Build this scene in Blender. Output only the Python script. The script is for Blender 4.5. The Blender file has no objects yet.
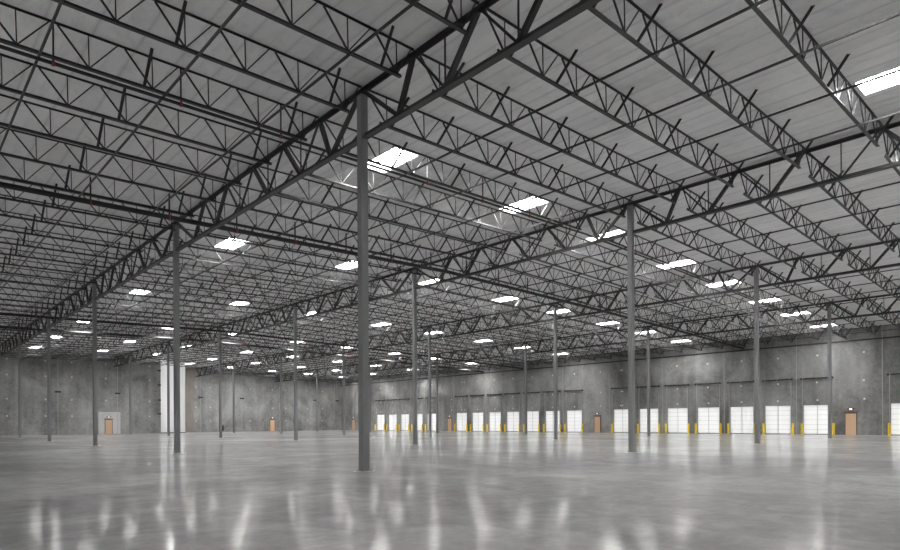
import bpy, math, random
from mathutils import Vector, Matrix
random.seed(7)
S = bpy.context.scene
C = S.collection

# ------------------------------------------------------------------ layout (metres); x towards the dock wall, y along the docks
BX, BY, JS = 15.10, 15.85, 2.4384            # bay across, bay along, joist spacing
XW, YE, YN = 60.40, 95.10, 87.80             # dock wall face, far end wall face, stepped end wall face
XS = 25.74                                   # where the end wall steps back
XL, YS = -30.45, -31.90                      # the two walls behind the viewpoint
RIDGE = [(-30.5, 10.69), (0.0, 11.341), (15.1, 11.667), (30.2, 11.36), (45.3, 10.99), (60.7, 10.50)]
DECK = 0.12

def H(x):
    for (a, za), (b, zb) in zip(RIDGE, RIDGE[1:]):
        if x <= b:
            return za + (zb - za) * (x - a) / (b - a)
    return RIDGE[-1][1]

def y_end(x):
    return YN if x < XS - 0.01 else YE

# ------------------------------------------------------------------ materials
def mat(name, color=(.5, .5, .5), rough=.6, metal=0.0, spec=.5):
    m = bpy.data.materials.new(name); m.use_nodes = True
    b = m.node_tree.nodes['Principled BSDF']
    b.inputs['Base Color'].default_value = (*color, 1)
    b.inputs['Roughness'].default_value = rough
    b.inputs['Metallic'].default_value = metal
    b.inputs['Specular IOR Level'].default_value = spec
    return m

class NT:
    def __init__(s, m):
        s.m = m; s.t = m.node_tree; s.b = s.t.nodes['Principled BSDF']
        s.co = s.t.nodes.new('ShaderNodeTexCoord')
    def n(s, typ, **kw):
        x = s.t.nodes.new(typ)
        for k, v in kw.items():
            if hasattr(x, k): setattr(x, k, v)
            else: x.inputs[k].default_value = v
        return x
    def l(s, a, b): s.t.links.new(a, b)
    def mapping(s, scale, src='Object'):
        mp = s.n('ShaderNodeMapping'); mp.inputs['Scale'].default_value = scale
        s.l(s.co.outputs[src], mp.inputs['Vector']); return mp.outputs['Vector']
    def noise(s, scale, mapscale=(1, 1, 1), detail=4, rough=.6, src='Object', dist=0.0):
        x = s.n('ShaderNodeTexNoise'); x.inputs['Scale'].default_value = scale
        x.inputs['Detail'].default_value = detail; x.inputs['Roughness'].default_value = rough
        x.inputs['Distortion'].default_value = dist
        s.l(s.mapping(mapscale, src), x.inputs['Vector']); return x.outputs['Fac']
    def ramp(s, fac, stops):
        r = s.n('ShaderNodeValToRGB'); e = r.color_ramp.elements
        while len(e) < len(stops): e.new(.5)
        for q, (p, c) in zip(e, stops):
            q.position = p; q.color = (*c, 1) if isinstance(c, tuple) else (c, c, c, 1)
        s.l(fac, r.inputs['Fac']); return r.outputs['Color']
    def math(s, op, a, b=None):
        x = s.n('ShaderNodeMath'); x.operation = op
        for i, v in enumerate((a, b)):
            if v is None: continue
            if isinstance(v, (int, float)): x.inputs[i].default_value = v
            else: s.l(v, x.inputs[i])
        return x.outputs[0]
    def mix(s, fac, a, b, mode='MIX'):
        x = s.n('ShaderNodeMix'); x.data_type = 'RGBA'; x.blend_type = mode
        for i, v in ((0, fac), (6, a), (7, b)):
            if isinstance(v, (int, float)): x.inputs[i].default_value = v
            elif isinstance(v, tuple): x.inputs[i].default_value = (*v, 1)
            else: s.l(v, x.inputs[i])
        return x.outputs[2]
    def bump(s, h, strength, dist):
        x = s.n('ShaderNodeBump'); x.inputs['Strength'].default_value = strength
        x.inputs['Distance'].default_value = dist
        s.l(h, x.inputs['Height']); s.l(x.outputs[0], s.b.inputs['Normal']); return x

M = {}
M['steel'] = mat('dark_primed_steel', (.024, .024, .025), .42, 0, .5)
M['steel_grey'] = mat('grey_primed_steel', (.042, .042, .043), .5, 0, .4)
M['pipe'] = mat('black_pipe', (.018, .018, .019), .45)
M['red'] = mat('red_clamp', (.28, .03, .03), .5)
M['column'] = mat('column_grey_paint', (.225, .23, .235), .45)
M['galv'] = mat('galvanised_track', (.42, .42, .42), .4, .3)
M['black'] = mat('black_spring', (.02, .02, .02), .5)
M['yellow'] = mat('yellow_paint', (1.0, .72, .03), .4)
M['wood'] = mat('tan_door', (.74, .49, .31), .5)
M['frame_brown'] = mat('brown_frame', (.12, .08, .06), .5)
M['box_dark'] = mat('dark_box', (.03, .03, .03), .5)
M['sealant'] = mat('pale_sealant', (.44, .44, .43), .8)
M['patch'] = mat('pale_patch', (.74, .74, .72), .85)
M['grout'] = mat('pale_grout', (.58, .58, .57), .5)
M['curb'] = mat('curb_white', (.75, .75, .74), .6)
M['white'] = mat('white_paint', (.8, .8, .8), .4)
M['red_dark'] = mat('red_housing', (.20, .06, .05), .5)

def concrete(name, lo, hi, tint=(1, 1, 1), streak=.5):
    m = mat(name, (.3, .3, .3), .85, 0, .25); k = NT(m)
    big = k.noise(.16, detail=6, rough=.65, dist=.6)
    ver = k.noise(.9, (1, 1, .12), detail=5, rough=.6)
    fine = k.noise(3.0, detail=6, rough=.7)
    a = k.math('ADD', k.math('MULTIPLY', big, .55), k.math('MULTIPLY', ver, .25))
    a = k.math('ADD', a, k.math('MULTIPLY', fine, .2))
    T = lambda v: tuple(v * q for q in tint)
    col = k.ramp(a, [(.40, T(lo)), (.5, T((lo + hi) / 2)), (.60, T(hi))])
    k.l(col, k.b.inputs['Base Color'])
    k.bump(fine, .25, .02)
    return m
M['concrete'] = concrete('tilt_up_concrete', .15, .40, (1, 1, .985))
M['concrete_brown'] = concrete('brown_concrete', .20, .32, (1.1, 1.0, .92))
M['concrete_pale'] = concrete('pale_concrete', .5, .62)

def floor_mat():
    m = mat('polished_concrete', (.3, .3, .3), .2, 0, .5); k = NT(m)
    big = k.noise(.09, (1, 1, 1), detail=8, rough=.68, dist=1.0)
    s1 = k.noise(.55, (1, .25, 1), detail=8, rough=.72, dist=.6)      # trowel streaks, two directions
    s2 = k.noise(.9, (.35, 1, 1), detail=8, rough=.72, dist=1.0)
    mid = k.noise(1.3, (1, 1, 1), detail=9, rough=.72, dist=1.4)
    a = k.math('ADD', k.math('MULTIPLY', big, .40), k.math('MULTIPLY', s1, .22))
    a = k.math('ADD', a, k.math('MULTIPLY', s2, .18))
    a = k.math('ADD', a, k.math('MULTIPLY', mid, .20))
    col = k.ramp(a, [(.41, (.16, .16, .163)), (.5, (.305, .306, .309)), (.59, (.50, .50, .50))])
    k.l(col, k.b.inputs['Base Color'])
    r = k.math('ADD', k.math('MULTIPLY', s1, .14), k.math('MULTIPLY', s2, .10))
    k.l(k.math('ADD', r, .24), k.b.inputs['Roughness'])
    k.b.inputs['Specular IOR Level'].default_value = .7
    cw = k.ramp(a, [(.40, .78), (.60, .50)])
    k.l(cw, k.b.inputs['Coat Weight'])
    k.b.inputs['Coat Roughness'].default_value = .112
    k.b.inputs['Coat IOR'].default_value = 1.4
    return m
M['floor'] = floor_mat()

def ceiling_mat():
    m = mat('roof_insulation', (.6, .6, .6), .55, 0, .3); k = NT(m)
    # joints of the insulation sheets run along y, at the purlin spacing
    sep = k.n('ShaderNodeSeparateXYZ'); k.l(k.co.outputs['Object'], sep.inputs[0])
    fr = k.math('FRACT', k.math('MULTIPLY', sep.outputs[0], 1 / 1.01))
    d = k.math('ABSOLUTE', k.math('SUBTRACT', fr, .5))
    seam = k.ramp(d, [(.0, 1.0), (.035, .35), (.10, 0.0)])
    sag = k.math('MULTIPLY', k.math('POWER', d, 2.0), 2.2)
    wn = k.n('ShaderNodeTexWhiteNoise'); wn.noise_dimensions = '1D'
    k.l(k.math('FLOOR', k.math('MULTIPLY', sep.outputs[0], 1 / 1.51)), wn.inputs['W'])
    wr = k.noise(.9, (1, .30, 1), detail=5, rough=.55, dist=1.0)
    wr2 = k.noise(2.0, (.9, .45, 1), detail=4, rough=.5, dist=2.2)
    tone = k.noise(.35, (1, .6, 1), detail=4)
    t2 = k.math('ADD', k.math('MULTIPLY', tone, .7), k.math('MULTIPLY', wn.outputs['Value'], .3))
    col = k.ramp(t2, [(.25, .76), (.75, .90)])
    crk_sheen = k.ramp(wr2, [(.34, .92), (.48, 1.0), (.60, 1.0), (.68, 1.05)])  # foil glints and darker creases of the crinkles put into the colour
    col = k.mix(1.0, col, crk_sheen, 'MULTIPLY')
    col = k.mix(k.math('MULTIPLY', seam, .42), col, (.38, .38, .38))
    k.l(col, k.b.inputs['Base Color'])
    h = k.math('ADD', k.math('MULTIPLY', sag, .9), k.math('MULTIPLY', wr, .35))
    h = k.math('ADD', h, k.math('MULTIPLY', wr2, .10))
    k.bump(h, .9, .20)
    return m
M['ceiling'] = ceiling_mat()

def emit(name, c, s):
    m = bpy.data.materials.new(name); m.use_nodes = True
    t = m.node_tree; t.nodes.clear()
    e = t.nodes.new('ShaderNodeEmission'); o = t.nodes.new('ShaderNodeOutputMaterial')
    e.inputs[0].default_value = (*c, 1); e.inputs[1].default_value = s
    t.links.new(e.outputs[0], o.inputs[0]); return m
M['daylight'] = emit('skylight_lens', (1, .985, .97), 44.0)
M['lamp'] = emit('lamp_lens', (1, .97, .93), 2.0)

def translucent(name, c, f):
    m = bpy.data.materials.new(name); m.use_nodes = True
    t = m.node_tree; t.nodes.clear()
    d = t.nodes.new('ShaderNodeBsdfDiffuse'); r = t.nodes.new('ShaderNodeBsdfTranslucent')
    x = t.nodes.new('ShaderNodeMixShader'); o = t.nodes.new('ShaderNodeOutputMaterial')
    d.inputs[0].default_value = (*c, 1); r.inputs[0].default_value = (*c, 1)
    x.inputs[0].default_value = f
    t.links.new(d.outputs[0], x.inputs[1]); t.links.new(r.outputs[0], x.inputs[2])
    t.links.new(x.outputs[0], o.inputs[0]); return m
M['door_white'] = translucent('white_translucent_panel', (.86, .86, .85), .5)  # dock doors are made translucent so daylight behind brightens them

# ------------------------------------------------------------------ mesh helpers
class MB:
    def __init__(s): s.v = []; s.f = []
    def add(s, vs, fs):
        o = len(s.v); s.v += [tuple(p) for p in vs]; s.f += [tuple(i + o for i in f) for f in fs]; return s
    def box(s, a, b):
        (x0, y0, z0), (x1, y1, z1) = a, b
        return s.add([(x0, y0, z0), (x1, y0, z0), (x1, y1, z0), (x0, y1, z0), (x0, y0, z1), (x1, y0, z1), (x1, y1, z1), (x0, y1, z1)],
                     [(0, 3, 2, 1), (4, 5, 6, 7), (0, 1, 5, 4), (1, 2, 6, 5), (2, 3, 7, 6), (3, 0, 4, 7)])
    def prism(s, poly, p, q, up=(0, 0, 1)):
        """poly of (side, up) pairs swept from p to q"""
        p, q = Vector(p), Vector(q); d = (q - p).normalized(); upv = Vector(up)
        if abs(d.dot(upv)) > .99: upv = Vector((0, 1, 0))
        sd = d.cross(upv).normalized(); u2 = sd.cross(d).normalized(); n = len(poly)
        vs = [p + sd * a + u2 * b for a, b in poly] + [q + sd * a + u2 * b for a, b in poly]
        fs = [(i, (i + 1) % n, n + (i + 1) % n, n + i) for i in range(n)] + [tuple(range(n))[::-1], tuple(range(n, 2 * n))]
        return s.add(vs, fs)
    def bar(s, p, q, w, h=None, up=(0, 0, 1)):
        h = h or w
        return s.prism([(-w / 2, -h / 2), (w / 2, -h / 2), (w / 2, h / 2), (-w / 2, h / 2)], p, q, up)
    def angle(s, p, q, w, t, up=(0, 0, 1)):
        return s.prism([(-w / 2, -w / 2), (w / 2, -w / 2), (w / 2, -w / 2 + t), (-w / 2 + t, -w / 2 + t), (-w / 2 + t, w / 2), (-w / 2, w / 2)], p, q, up)
    def tee(s, p, q, w, h, t, flip=False):
        sg = -1 if flip else 1      # flange at the bottom, flipped: at the top
        P = [(-w / 2, 0), (w / 2, 0), (w / 2, t), (t, t), (t, h), (-t, h), (-t, t), (-w / 2, t)]
        P = [(a, sg * b) for a, b in P]
        return s.prism(P if not flip else P[::-1], p, q)
    def tube(s, p, q, r, n=10):
        return s.prism([(r * math.cos(2 * math.pi * i / n), r * math.sin(2 * math.pi * i / n)) for i in range(n)], p, q)
    def dome(s, c, r, h, n=12, rings=3):
        cx, cy, cz = c; vs = []; fs = []
        for k in range(rings):
            a = k / rings * math.pi / 2
            vs += [(cx + r * math.cos(a) * math.cos(2 * math.pi * i / n), cy + r * math.cos(a) * math.sin(2 * math.pi * i / n), cz + h * math.sin(a)) for i in range(n)]
        for k in range(rings - 1):
            fs += [(k * n + i, k * n + (i + 1) % n, (k + 1) * n + (i + 1) % n, (k + 1) * n + i) for i in range(n)]
        vs.append((cx, cy, cz + h)); t = len(vs) - 1
        fs += [((rings - 1) * n + i, (rings - 1) * n + (i + 1) % n, t) for i in range(n)]
        return s.add(vs, fs)
    def mesh(s, name, m):
        me = bpy.data.meshes.new(name); me.from_pydata(s.v, [], s.f); me.update()
        me.materials.append(m); return me

def link(name, me, parent=None, loc=None):
    o = bpy.data.objects.new(name, me); C.objects.link(o)
    if parent: o.parent = parent
    if loc: o.location = loc
    return o
def obj(name, mb, m, parent=None, loc=None): return link(name, mb.mesh(name, m), parent, loc)
def tag(o, label, cat, group=None, kind='thing'):
    o['label'] = label; o['category'] = cat; o['kind'] = kind
    if group: o['group'] = group
    return o
def thing(name, label, cat, loc, group=None, rot=(0, 0, 0)):
    o = link(name, None, None, loc); o.rotation_euler = rot
    return tag(o, label, cat, group)
def struct(o): o['kind'] = 'structure'; return o

ORD = ['zeroth', 'first', 'second', 'third', 'fourth', 'fifth', 'sixth', 'seventh', 'eighth', 'ninth', 'tenth', 'eleventh', 'twelfth', 'thirteenth',
       'fourteenth', 'fifteenth', 'sixteenth', 'seventeenth', 'eighteenth', 'nineteenth', 'twentieth']
def ordinal(n):
    if n <= 20: return ORD[n]
    t, u = divmod(n, 10); tens = {2: 'twent', 3: 'thirt', 4: 'fort'}[t]
    return tens + 'ieth' if u == 0 else tens + 'y-' + ORD[u]

# ------------------------------------------------------------------ dock door slots along the dock wall
DOOR_W, DOOR_H, SLOT = 2.55, 3.06, 3.79
DOORS = [6.50 + SLOT * k for k in (-2, 0, 1, 2, 3, 4, 5, 6, 8, 9, 10, 11, 12, 13, 14, 16, 17, 18, 19, 20)]   # far edge y of each
EXITS = [2.20, 31.75, 61.20, 90.35]

# ------------------------------------------------------------------ setting
o = struct(obj('floor', MB().box((XL - .3, YS - .3, -.3), (XW + .3, YE + .3, 0)), M['floor']))

w = MB(); y = YS - .3
for d in sorted(DOORS):
    w.box((XW, y, 0), (XW + .25, d - DOOR_W, 11.2)); w.box((XW, d - DOOR_W, DOOR_H), (XW + .25, d, 11.2)); y = d
w.box((XW, y, 0), (XW + .25, YE + .3, 11.2))
wall_right = struct(obj('wall_right', w, M['concrete']))
wall_back = struct(obj('wall_back', MB().box((XS + 4.0, YE, 0), (XW, YE + .3, 12.2)), M['concrete']))
struct(obj('wall_back_brown', MB().box((XS - .3, YE, 0), (XS + 4.0, YE + .3, 12.2)), M['concrete_brown']))
struct(obj('wall_return', MB().box((XS - .25, YN + .3, 0), (XS, YE, 12.2)), M['concrete']))
wall_end = struct(obj('wall_back_left', MB().box((XL - .3, YN, 0), (21.84, YN + .3, 12.2)), M['concrete']))
struct(obj('wall_left', MB().box((XL - .3, YS - .3, 0), (XL, YN, 11.6)), M['concrete']))
struct(obj('wall_front', MB().box((XL, YS - .3, 0), (XW, YS, 12.4)), M['concrete']))
struct(obj('trim_1', MB().box((XW - .14, YS, 9.33), (XW, YE, 9.47)), M['steel']))          # ledger on the dock wall

# joints and plugs of the tilt-up panels
jm = MB().box((-.012, -.03, 0), (0, .03, 10.3)).mesh('panel_joint', M['sealant'])
for n in range(-3, 12):
    yj = 7.15 + 7.58 * n
    if any(d - DOOR_W < yj < d for d in DOORS): continue
    if YS < yj < YE: struct(link('panel_joint', jm, wall_right, (XW, yj, 0)))
jm2 = MB().box((-.03, -.012, 0), (.03, 0, 11.2)).mesh('panel_joint', M['sealant'])
for xj in (7.8, 15.6, -.2, -8.0): struct(link('panel_joint', jm2, wall_end, (xj, YN, 0)))
for xj in (30.9, 38.6, 46.3, 54.1, 61.85 - 3): struct(link('panel_joint', jm2, wall_back, (xj, YE, 0)))
pm = MB(); pm.prism([((.105) * math.cos(i * math.pi / 6), (.105) * math.sin(i * math.pi / 6)) for i in range(12)], (0, 0, 0), (-.012, 0, 0))
pm = pm.mesh('plug', M['patch'])
pe = MB(); pe.prism([((.105) * math.cos(i * math.pi / 6), (.105) * math.sin(i * math.pi / 6)) for i in range(12)], (0, 0, 0), (0, -.012, 0))
pe = pe.mesh('plug', M['patch'])
spots = [d - DOOR_W / 2 for d in DOORS] + [e + q for e in EXITS[:3] for q in ((-.5, -3.6) if e > 10 else (-1.1,))]
for s in sorted(spots):
    for z in (3.58, 5.42, 8.2): struct(link('plug', pm, wall_right, (XW, s + random.uniform(-.06, .06), z)))
for s in (-4.0, -1.2, 1.8, 6.3, 9.55, 14.0, 17.4, 20.2):
    for z in (2.7, 5.07, 8.4, 10.6): struct(link('plug', pe, wall_end, (s, YN, z)))
for s in (32.67, 40.25, 44.74, 47.6, 52.37, 55.87, 28.98 + 1.1):
    for z in (2.0, 4.46, 8.05): struct(link('plug', pe, wall_back, (s, YE, z)))

# ------------------------------------------------------------------ skylight grid
SKX = []
for j in range(0, 4): SKX += [BX * (j + .252), BX * (j + .776)]
SKX_FILL = [-30.2 + BX * .18, -30.2 + BX * .48, -30.2 + BX * .78]          # added in the unseen side bay to brighten that floor and ceiling
SKK = [-12, -5, 1, 7, 14, 21, 27, 32, 36]  # first row lies unseen behind the viewpoint and lights the foreground floor
SW = 0.58
def sky_ok(x, k): return (k + 1) * JS < y_end(x) - .3
SKY = [(x, k) for x in SKX for k in SKK if sky_ok(x, k)] + [(x, k) for x in SKX_FILL for k in SKK if sky_ok(x, k)]

# ceiling: sheets of the deck with the skylight wells left open
brk = sorted(set([XL, XS - .02] + [p[0] for p in RIDGE if XL < p[0] < XW] + [XW] + [x + s * SW for x in SKX + SKX_FILL for s in (-1, 1)]))
w = MB(); TH = .22
def deck(x0, x1, y0, y1):
    a, b = H(x0) + DECK, H(x1) + DECK
    w.add([(x0, y0, a), (x1, y0, b), (x1, y1, b), (x0, y1, a), (x0, y0, a + TH), (x1, y0, b + TH), (x1, y1, b + TH), (x0, y1, a + TH)],
          [(0, 3, 2, 1), (4, 5, 6, 7), (0, 1, 5, 4), (1, 2, 6, 5), (2, 3, 7, 6), (3, 0, 4, 7)])
for x0, x1 in zip(brk, brk[1:]):
    xm = (x0 + x1) / 2; ye = y_end(xm) + .3
    hole = sorted(k for x, k in SKY if abs(x - xm) < SW)
    y = YS - .3
    for k in hole:
        deck(x0, x1, y, k * JS + .12); y = (k + 1) * JS - .12
    deck(x0, x1, y, ye)
struct(obj('ceiling', w, M['ceiling']))

# skylights: curb lining the well and a glowing diffuser on top
L0, L1 = .12, JS - .12
def sky_meshes(slope):
    c = MB(); zt = .34
    z = lambda x: x * slope
    for x0, x1, y0, y1 in ((-SW, -SW + .04, L0, L1), (SW - .04, SW, L0, L1), (-SW + .04, SW - .04, L0, L0 + .04), (-SW + .04, SW - .04, L1 - .04, L1)):
        c.add([(x0, y0, z(x0) - .02), (x1, y0, z(x1) - .02), (x1, y1, z(x1) - .02), (x0, y1, z(x0) - .02), (x0, y0, zt), (x1, y0, zt), (x1, y1, zt), (x0, y1, zt)],
              [(0, 3, 2, 1), (4, 5, 6, 7), (0, 1, 5, 4), (1, 2, 6, 5), (2, 3, 7, 6), (3, 0, 4, 7)])
    d = MB().box((-SW - .02, L0 - .02, zt), (SW + .02, L1 + .02, zt + .03))
    return c.mesh('curb', M['curb']), d.mesh('diffuser', M['daylight'])
for x, k in SKY:
    pass
SKM = {}
ROWN = {-12: None, -5: 'just before the tallest column', 1: 'just beyond the tallest column'}
for x, k in SKY:
    sl = round((H(x + .1) - H(x - .1)) / .2, 5)
    if sl not in SKM: SKM[sl] = sky_meshes(sl)
    if x in SKX:
        c = SKX.index(x) + 1; r = SKK.index(k) - 1
        if k < -5: lab = 'white roof skylight in the row behind the viewpoint, ' + ordinal(c) + ' column towards the docks'
        elif k == -5: lab = 'white roof skylight before the tallest column, ' + ordinal(c) + ' towards the dock wall'
        else: lab = 'bright white roof skylight, ' + ordinal(r) + ' row beyond the tallest column, ' + ordinal(c) + ' towards the docks'
    else:
        lab = 'added unseen white roof skylight in the far side bay, ' + ordinal(SKK.index(k) + 1) + ' row, ' + ('outer', 'middle', 'inner')[SKX_FILL.index(x)] + ' line'
    t = thing('skylight', lab, 'skylight', (x, k * JS, H(x) + DECK), 'skylights in the warehouse roof')
    link('curb', SKM[sl][0], t); link('diffuser', SKM[sl][1], t)

# ------------------------------------------------------------------ columns
def col_meshes(h):
    d = .115; t = .012
    b = MB().box((-d, -d, .02), (d, d, h - .03)).mesh('shaft', M['column'])
    return b
grout = MB().add([(.42, 0, 0), (0, .42, 0), (-.42, 0, 0), (0, -.42, 0), (.42, 0, .006), (0, .42, .006), (-.42, 0, .006), (0, -.42, .006)],
                 [(3, 2, 1, 0), (4, 5, 6, 7), (0, 1, 5, 4), (1, 2, 6, 5), (2, 3, 7, 6), (3, 0, 4, 7)]).mesh('grout_pad', M['grout'])
base = MB().box((-.17, -.17, .006), (.17, .17, .026)).mesh('base_plate', M['column'])
cap = MB().box((-.16, -.2, -.03), (.16, .2, 0)).mesh('cap_plate', M['steel_grey'])
ROW = ['row of the tallest column', 'first row towards the docks', 'second row towards the docks', 'row closest to the docks']
for j in range(4):
    hc = H(j * BX) - .13
    sm = col_meshes(hc)
    for i in range(0, 6):
        if (i, j) == (0, 0): lab = 'tallest grey square steel column standing in the open foreground floor'
        else: lab = f'grey square steel column, {ROW[j]}, ' + (f'{ordinal(i)} one behind the front' if i else 'front one of its row')
        t = thing('steel_post', lab, 'column', (j * BX, i * BY, 0), 'steel columns carrying the roof')
        link('shaft', sm, t); link('base_plate', base, t); link('grout_pad', grout, t); link('cap_plate', cap, t, (0, 0, hc))

# ------------------------------------------------------------------ girders on the column lines
def joists_in(y0, y1):
    k0 = math.ceil(y0 / JS - 1e-6); return [k * JS for k in range(k0, int(y1 // JS) + 2) if y0 + .3 < k * JS < y1 - .3]
GD = 1.41
def girder(j, i):
    x = j * BX; h = H(x); y0, y1 = i * BY, min((i + 1) * BY, y_end(x)); L = y1 - y0
    where = ROW[j]
    lab = f'dark deep roof girder over the {where}, ' + (f'{ordinal(i)} span behind the front' if i > 0 else ('front span' if i == 0 else 'span reaching the viewpoint'))
    t = thing('roof_girder', lab, 'girder', (x, y0, h), 'deep roof girders on the column lines')
    obj('top_chord', MB().tee((0, 0.005, 0), (0, L - .005, 0), .21, .13, .018, True), M['steel'], t)
    obj('bottom_chord', MB().tee((0, .13, -GD - .06), (0, L - .13, -GD - .06), .20, .15, .018), M['steel_grey'], t)
    ts = [q - y0 for q in joists_in(y0, y1)]
    zt, zb = -.07, -GD
    bots = []
    g0 = ts[0] if ts else L
    tops = list(ts)
    def diag(a, za, b, zb_, w):
        obj('diagonal', MB().bar((0, a, za), (0, b, zb_), w, w, (1, 0, 0)), M['steel'], t)
    def vert(a): obj('vertical', MB().bar((0, a, zb), (0, a, zt), .035), M['steel'], t)
    nodes = []
    first = 1.75 if g0 > 2 else 2.0
    nodes.append(first)
    ref = [q for q in tops if q > first]
    for a, b in zip(ref, ref[1:]):
        m = (a + b) / 2
        if b > L - 1.9 and L - b < 2.0: m = a + .35 if False else m
        nodes.append(m)
    lastgap = L - (ref[-1] if ref else 0)
    if lastgap > 2: nodes.append(L - 1.75)
    elif ref and nodes[-1] < L - 3.2: nodes.append(L - 1.9)
    nodes = sorted(set(round(n, 3) for n in nodes))
    diag(.12, zt, nodes[0], zb, .11)
    for n0, n1 in zip(nodes, nodes[1:]):
        cand = [q for q in tops if n0 - .01 < q < n1 + .01]
        if not cand: continue
        q = min(cand, key=lambda v: abs(v - (n0 + n1) / 2))
        inner = q < L / 2
        diag(n0, zb, q - .06, zt, .12 if inner else .06)
        diag(q + .06, zt, n1, zb, .06 if inner else .12)
    diag(nodes[-1], zb, L - .12, zt, .11)
    for n in nodes[1:-1]: vert(n)
    return t
for j in range(4):
    for i in range(-1, 6): girder(j, i)

# ------------------------------------------------------------------ joists
JT, JB = .115, -.80                       # top and bottom of a joist against the girder line
P0, PP = .90, 1.51
bots = [P0 + PP * k for k in range(10)]
jtop = MB().tee((.02, 0, JT), (BX - .02, 0, JT), .075, .045, .012, True).mesh('top_chord', M['steel'])
jbot = MB().tee((.62, 0, JB), (BX - .48, 0, JB), .105, .08, .014).mesh('bottom_chord', M['steel'])
w = MB()
zt, zb = JT - .05, JB + .05
prev = .18
for n, b in enumerate(bots):
    w.bar((prev, 0, zt), (b, 0, zb), .038); w.bar((b, 0, zb), (b, 0, zt), .024)
    if n < len(bots) - 1:
        m = (b + bots[n + 1]) / 2
        w.bar((b, 0, zb), (m - .09, 0, zt), .027); prev = m + .09
    else:
        w.bar((b, 0, zb), (BX - .12, 0, zt), .032)
jweb = w.mesh('web_lattice', M['steel'])
br_r = MB().angle((0, 0, JB + .03), (.37, -.45, DECK - .01), .075, .03).mesh('kicker_brace', M['steel'])
br_l = MB().angle((0, 0, JB + .03), (.10, -.42, DECK - .01), .075, .03).mesh('kicker_brace', M['steel'])
BAYN = {-1: 'in the bay away from the docks', 0: 'in the first bay dockward', 1: 'in the second bay dockward', 2: 'in the third bay dockward', 3: 'in the bay against the dock wall'}
KMIN = {-1: -3, 0: -5, 1: -5, 2: -4, 3: -3}
for j in range(-1, 4):
    x0 = j * BX; sl = (H(x0 + BX) - H(x0)) / BX
    kmax = 35 if j < 1 else 38
    for k in range(KMIN[j], kmax + 1):
        if j == 1 and k > 35: continue
        if k > 0: lab = f'dark open-web roof joist {BAYN[j]}, {ordinal(k)} beyond the tallest column'
        elif k == 0: lab = f'dark open-web roof joist {BAYN[j]}, level with the tallest column'
        else: lab = f'dark open-web roof joist {BAYN[j]}, {ordinal(-k)} before the tallest column'
        t = thing('roof_joist', lab, 'joist', (x0, k * JS, H(x0)), 'open-web joists under the roof', (0, -math.atan(sl), 0))
        link('top_chord', jtop, t); link('bottom_chord', jbot, t); link('web_lattice', jweb, t)
        if k < 30:
            for u in ((1.4, 5.55, 9.73, 13.95) if j < 0 else (1.05, 2.95, 5.85, 8.9, 11.8, 14.2)):
                if any(kk == k - 1 and abs(x0 + u + .2 - x) < SW + .25 for x, kk in SKY): continue
                link('kicker_brace', br_l if j < 0 else br_r, t, (u, 0, 0))
# bridging angles running below the joists
n = 0
for j in range(-1, 4):
    offs = (1.75, 4.57, 7.40, 10.27, 13.02) if j < 0 else (3.62, 6.45, 9.29, 12.14)
    for q, u in enumerate(offs):
        x = j * BX + u
        b = obj('bridging_angle', MB().angle((0, -14.0, 0), (0, y_end(x) - .02, 0), .05, .018), M['steel'], None, (x, 0, H(x) + JB - .027))
        tag(b, f'thin dark bridging angle {BAYN[j]}, {ordinal(q + 1)} there counted dockward', 'bridging', 'bridging angles below the joists')

# ------------------------------------------------------------------ sprinkler pipes
def pipe(y, drop, r, label, hang=True):
    t = thing('sprinkler_pipe', label, 'pipe', (0, y, 0), 'sprinkler pipes under the roof')
    xs = [XL, 0, 15.1, 30.2, 45.3, XW]
    w = MB()
    for a, b in zip(xs, xs[1:]): w.tube((a, 0, H(a) - drop), (b, 0, H(b) - drop), r, 10)
    obj('pipe_run', w, M['pipe'], t)
    x = -13.45
    while x < 58:
        if hang and min(abs(x - q) for q in xs) > .4:
            z = H(x) - drop
            h = obj('hanger_rod', MB().bar((0, 0, z + r), (0, 0, H(x) + DECK), .05 if r > .07 else .035), M['pipe'], t, (x, 0, 0))
            obj('clamp', MB().tube((-.03, 0, z), (.03, 0, z), r + .022, 10), M['red'], h)
        x += 3.02
pipe(2.44, .915, .045, 'thin black sprinkler pipe with red clamps beside the tallest column')
pipe(12.62, .885, .105, 'thick black sprinkler main in the first bays behind the tallest column')
pipe(44.9, .95, .105, 'thick black sprinkler main above the third columns behind the front', True)
pipe(53.2, .95, .105, 'thick black sprinkler main halfway to the far end wall', True)

# ------------------------------------------------------------------ dock doors
pan = MB().box((0, -DOOR_W / 2 - .04, .01), (.045, DOOR_W / 2 + .04, DOOR_H + .03)).mesh('door_panel', M['door_white'])
seam = MB().box((-.006, -DOOR_W / 2, -.012), (0, DOOR_W / 2, .012)).mesh('section_joint', M['galv'])
stile = MB().box((-.008, -.03, .02), (0, .03, DOOR_H)).mesh('center_stile', M['galv'])
sill = MB().box((-.03, -DOOR_W / 2, 0), (-.006, DOOR_W / 2, .07)).mesh('bottom_seal', M['black'])
track = MB().angle((0, 0, 0), (0, 0, 5.95), .07, .02, (1, 0, 0)).mesh('track', M['galv'])
shaft = MB().tube((0, -1.62, 0), (0, 1.62, 0), .03, 8).mesh('torsion_shaft', M['black'])
spring = MB().tube((0, -.55, 0), (0, .55, 0), .075, 10).mesh('spring', M['black'])
drum = MB().tube((0, -.07, 0), (0, .07, 0), .11, 12).mesh('cable_drum', M['black'])
nd = 0
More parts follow.
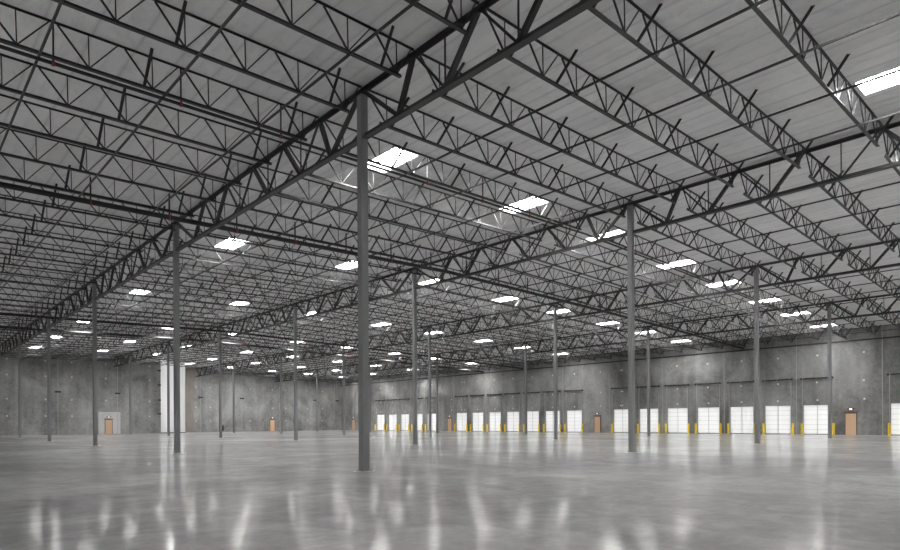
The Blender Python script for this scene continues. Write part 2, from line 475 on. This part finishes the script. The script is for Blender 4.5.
for q, d in enumerate(DOORS):
    yc = d - DOOR_W / 2
    if q == 0: lab = 'white sectional dock door beyond the tan door closest to the viewpoint'
    elif q < 8: lab = f'white sectional dock door, {ordinal(q)} of the seven past the front tan door'
    elif q < 15: lab = f'white sectional dock door, {ordinal(q - 7)} of the seven past the second tan door'
    else: lab = f'white sectional dock door, {ordinal(q - 14)} of the five past the third tan door'
    t = thing('dock_door', lab, 'dock door', (XW, yc, 0), 'white dock doors along the dock wall')
    link('door_panel', pan, t, (.10, 0, 0))
    for s in range(1, 6): link('section_joint', seam, t, (.10, 0, DOOR_H * s / 6))
    link('center_stile', stile, t, (.10, 0, 0)); link('bottom_seal', sill, t, (.10, 0, 0))
    for s in (-1, 1): link('track', track, t, (-.06, s * (DOOR_W / 2 + .07), 0))
    link('torsion_shaft', shaft, t, (-.16, 0, 5.85))
    for s in (-1, 1): link('spring', spring, t, (-.16, s * .62, 5.85)); link('cable_drum', drum, t, (-.16, s * 1.42, 5.85))

# bollards: one on each side of every dock door
bp = MB().tube((0, 0, 0), (0, 0, 1.13), .115, 16).dome((0, 0, 1.13), .115, .07, 16).mesh('bollard', M['yellow'])
for q, d in enumerate(DOORS):
    for s, yy in ((0, d + .04), (1, d - DOOR_W - .32)):
        b = link('bollard', bp, None, (XW - .42, yy, 0))
        side = 'far side' if s == 0 else 'near side'
        if q == 0: lab = f'yellow bollard on the {side} of the dock door before the front tan door'
        else:
            a = (q, 'front') if q < 8 else ((q - 7, 'second') if q < 15 else (q - 14, 'third'))
            lab = f'yellow bollard on the {side} of the {ordinal(a[0])} dock door past the {a[1]} tan door'
        tag(b, lab, 'bollard', 'yellow bollards guarding the dock doors')

# ------------------------------------------------------------------ personnel doors
def man_door(n, loc, rotz):
    d = struct(obj(f'door_{n}', MB().box((-.06, -.46, .01), (-.015, .46, 2.13)), M['wood'], None, loc)); d.rotation_euler = (0, 0, rotz)
    f = MB().box((-.075, -.52, 0), (0, -.46, 2.19)).box((-.075, .46, 0), (0, .52, 2.19)).box((-.075, -.46, 2.13), (0, .46, 2.19))
    struct(obj('door_frame', f, M['frame_brown'], d))
    struct(obj('drip_hood', MB().box((-.16, -.60, 2.22), (0, .60, 2.32)), M['frame_brown'], d))
    h = MB().tube((-.09, .36, 1.02), (-.09, .36 - .13, 1.02), .012, 8).bar((-.06, .37, 1.02), (-.095, .37, 1.02), .03)
    struct(obj('door_handle', h, M['galv'], d)); return d
def exit_light(loc, rotz, label):
    t = thing('emergency_light', label, 'emergency light', loc, 'emergency lights above the tan doors', (0, 0, rotz))
    obj('housing', MB().box((-.09, -.22, 0), (0, .22, .20)), M['red_dark'], t)
    obj('lamp_lens', MB().box((-.105, -.12, .06), (-.09, .12, .17)), M['lamp'], t)
    for s in (-1, 1): obj('lamp_head', MB().tube((-.05, s * .22, .20), (-.12, s * .30, .17), .05, 8), M['red_dark'], t)
WH = ['front tan door of the dock wall', 'second tan door along the dock wall', 'third tan door along the dock wall', 'tan door in the far dock corner']
n = 1
for e, wh in zip(EXITS, WH):
    man_door(n, (XW, e, 0), 0); exit_light((XW, e, 2.45), 0, 'small red emergency light with white lens above the ' + wh); n += 1
man_door(n, (14.36, YN, 0), math.pi / 2); exit_light((14.36, YN, 2.45), math.pi / 2, 'small red emergency light above the tan door in the pale wall patch'); n += 1
man_door(n, (44.7, YE, 0), math.pi / 2); exit_light((44.7, YE, 2.45), math.pi / 2, 'small red emergency light above the lone door of the far wall')
struct(obj('wall_patch', MB().box((12.98, YN - .01, 0), (13.84, YN, 3.36)).box((14.88, YN - .01, 0), (15.98, YN, 3.36)).box((13.84, YN - .01, 2.19), (14.88, YN, 3.36)), M['concrete_pale'], wall_end))

# tall bright panel closing the end of the stepped wall
t = thing('tall_white_panel', 'tall bright white translucent panel from floor to roof at the wall step', 'panel', (21.84, YN, 0))
obj('panel_sheet', MB().box((.03, .06, .12), (XS - 21.84 - .02, .10, 11.6)), M['door_white'], t)
obj('base_rail', MB().box((0, .0, 0), (XS - 21.84, .14, .12)), M['box_dark'], t)
obj('edge_post', MB().box((0, 0, .12), (.03, .14, 11.6)), M['galv'], t)
obj('edge_post', MB().box((XS - 21.84 - .02, 0, .12), (XS - 21.84, .14, 11.6)), M['galv'], t)
for z in (3.0, 5.2, 7.6, 9.9): obj('bracket', MB().box((-.45, -.10, z), (.05, 0, z + .22)), M['box_dark'], t)

# small boxes with their conduits on the end walls
def cbox(x, y, z, top, label):
    t = thing('junction_box', label, 'junction box', (x, y, z), 'dark boxes high on the end walls')
    obj('housing', MB().box((-.36, -.16, -.12), (.36, 0, .12)), M['box_dark'], t)
    obj('conduit', MB().tube((0, -.03, .12), (0, -.03, top - z), .03, 8), M['galv'], t)
cbox(7.8, YN, 6.2, 11.2, 'small dark box on a conduit on the stepped wall, away from its door')
cbox(15.62, YN, 6.2, 11.2, 'small dark box on a conduit above the pale wall patch')
for x, lab in ((30.9, 'beside the brown wall panel'), (38.6, 'before the lone tan door'), (54.1, 'behind the far columns past the lone tan door'), (59.4, 'beside the dock corner')):
    cbox(x, YE, 6.2, 10.6, 'small dark box on the far wall ' + lab)

# extinguisher hung on a column in the third row
t = thing('fire_extinguisher', 'small dark fire extinguisher on a slim column before the far wall', 'fire extinguisher', (BX + .22, 3 * BY - .1, .75))
obj('cylinder', MB().tube((0, 0, 0), (0, 0, .45), .085, 12).dome((0, 0, .45), .085, .07), M['box_dark'], t)
obj('valve', MB().tube((0, 0, .50), (0, 0, .58), .025, 8).bar((-.08, 0, .59), (.06, 0, .57), .03), M['black'], t)
obj('bracket', MB().box((-.105, -.03, .25), (-.085, .03, .34)), M['galv'], t)

# ------------------------------------------------------------------ daylight outside, camera, view
wd = bpy.data.worlds.new('daylight'); S.world = wd; wd.use_nodes = True
bg = wd.node_tree.nodes['Background']; bg.inputs[0].default_value = (.97, .98, 1, 1); bg.inputs[1].default_value = 1.55

cd = bpy.data.cameras.new('camera'); cam = bpy.data.objects.new('camera', cd); C.objects.link(cam); S.camera = cam
f_px, cx_px, cy_px, roll, th = 607.18, 449.60, 422.75, -.0054, .74846
cd.sensor_fit = 'HORIZONTAL'; cd.sensor_width = 36.0; cd.lens = f_px / 900 * 36
cd.shift_x = (450 - cx_px) / 900; cd.shift_y = (cy_px - 275) / 900
cd.clip_end = 400; cd.clip_start = .05
fwd = Vector((math.sin(th), math.cos(th), 0)); right = Vector((math.cos(th), -math.sin(th), 0)); up = Vector((0, 0, 1))
c, s = math.cos(roll), math.sin(roll)
# image x axis / y axis turned by the small roll measured from the photograph
r2 = right * c + up * s * 1.0
u2 = up * c - right * s * 1.0
m = Matrix((r2, u2, -fwd)).transposed().to_4x4(); m.translation = Vector((-10.446, -15.0, 1.43)); cam.matrix_world = m

S.view_settings.view_transform = 'Standard'; S.view_settings.look = 'None'
S.view_settings.exposure = 0.93; S.view_settings.gamma = 1.0; S.view_settings.use_curve_mapping = False
cy = S.cycles
cy.use_denoising = True
try: cy.denoiser = 'OPENIMAGEDENOISE'
except Exception: pass
cy.max_bounces = 10; cy.diffuse_bounces = 8; cy.glossy_bounces = 4; cy.transmission_bounces = 6
cy.sample_clamp_indirect = 20.0
cy.caustics_reflective = False; cy.caustics_refractive = False
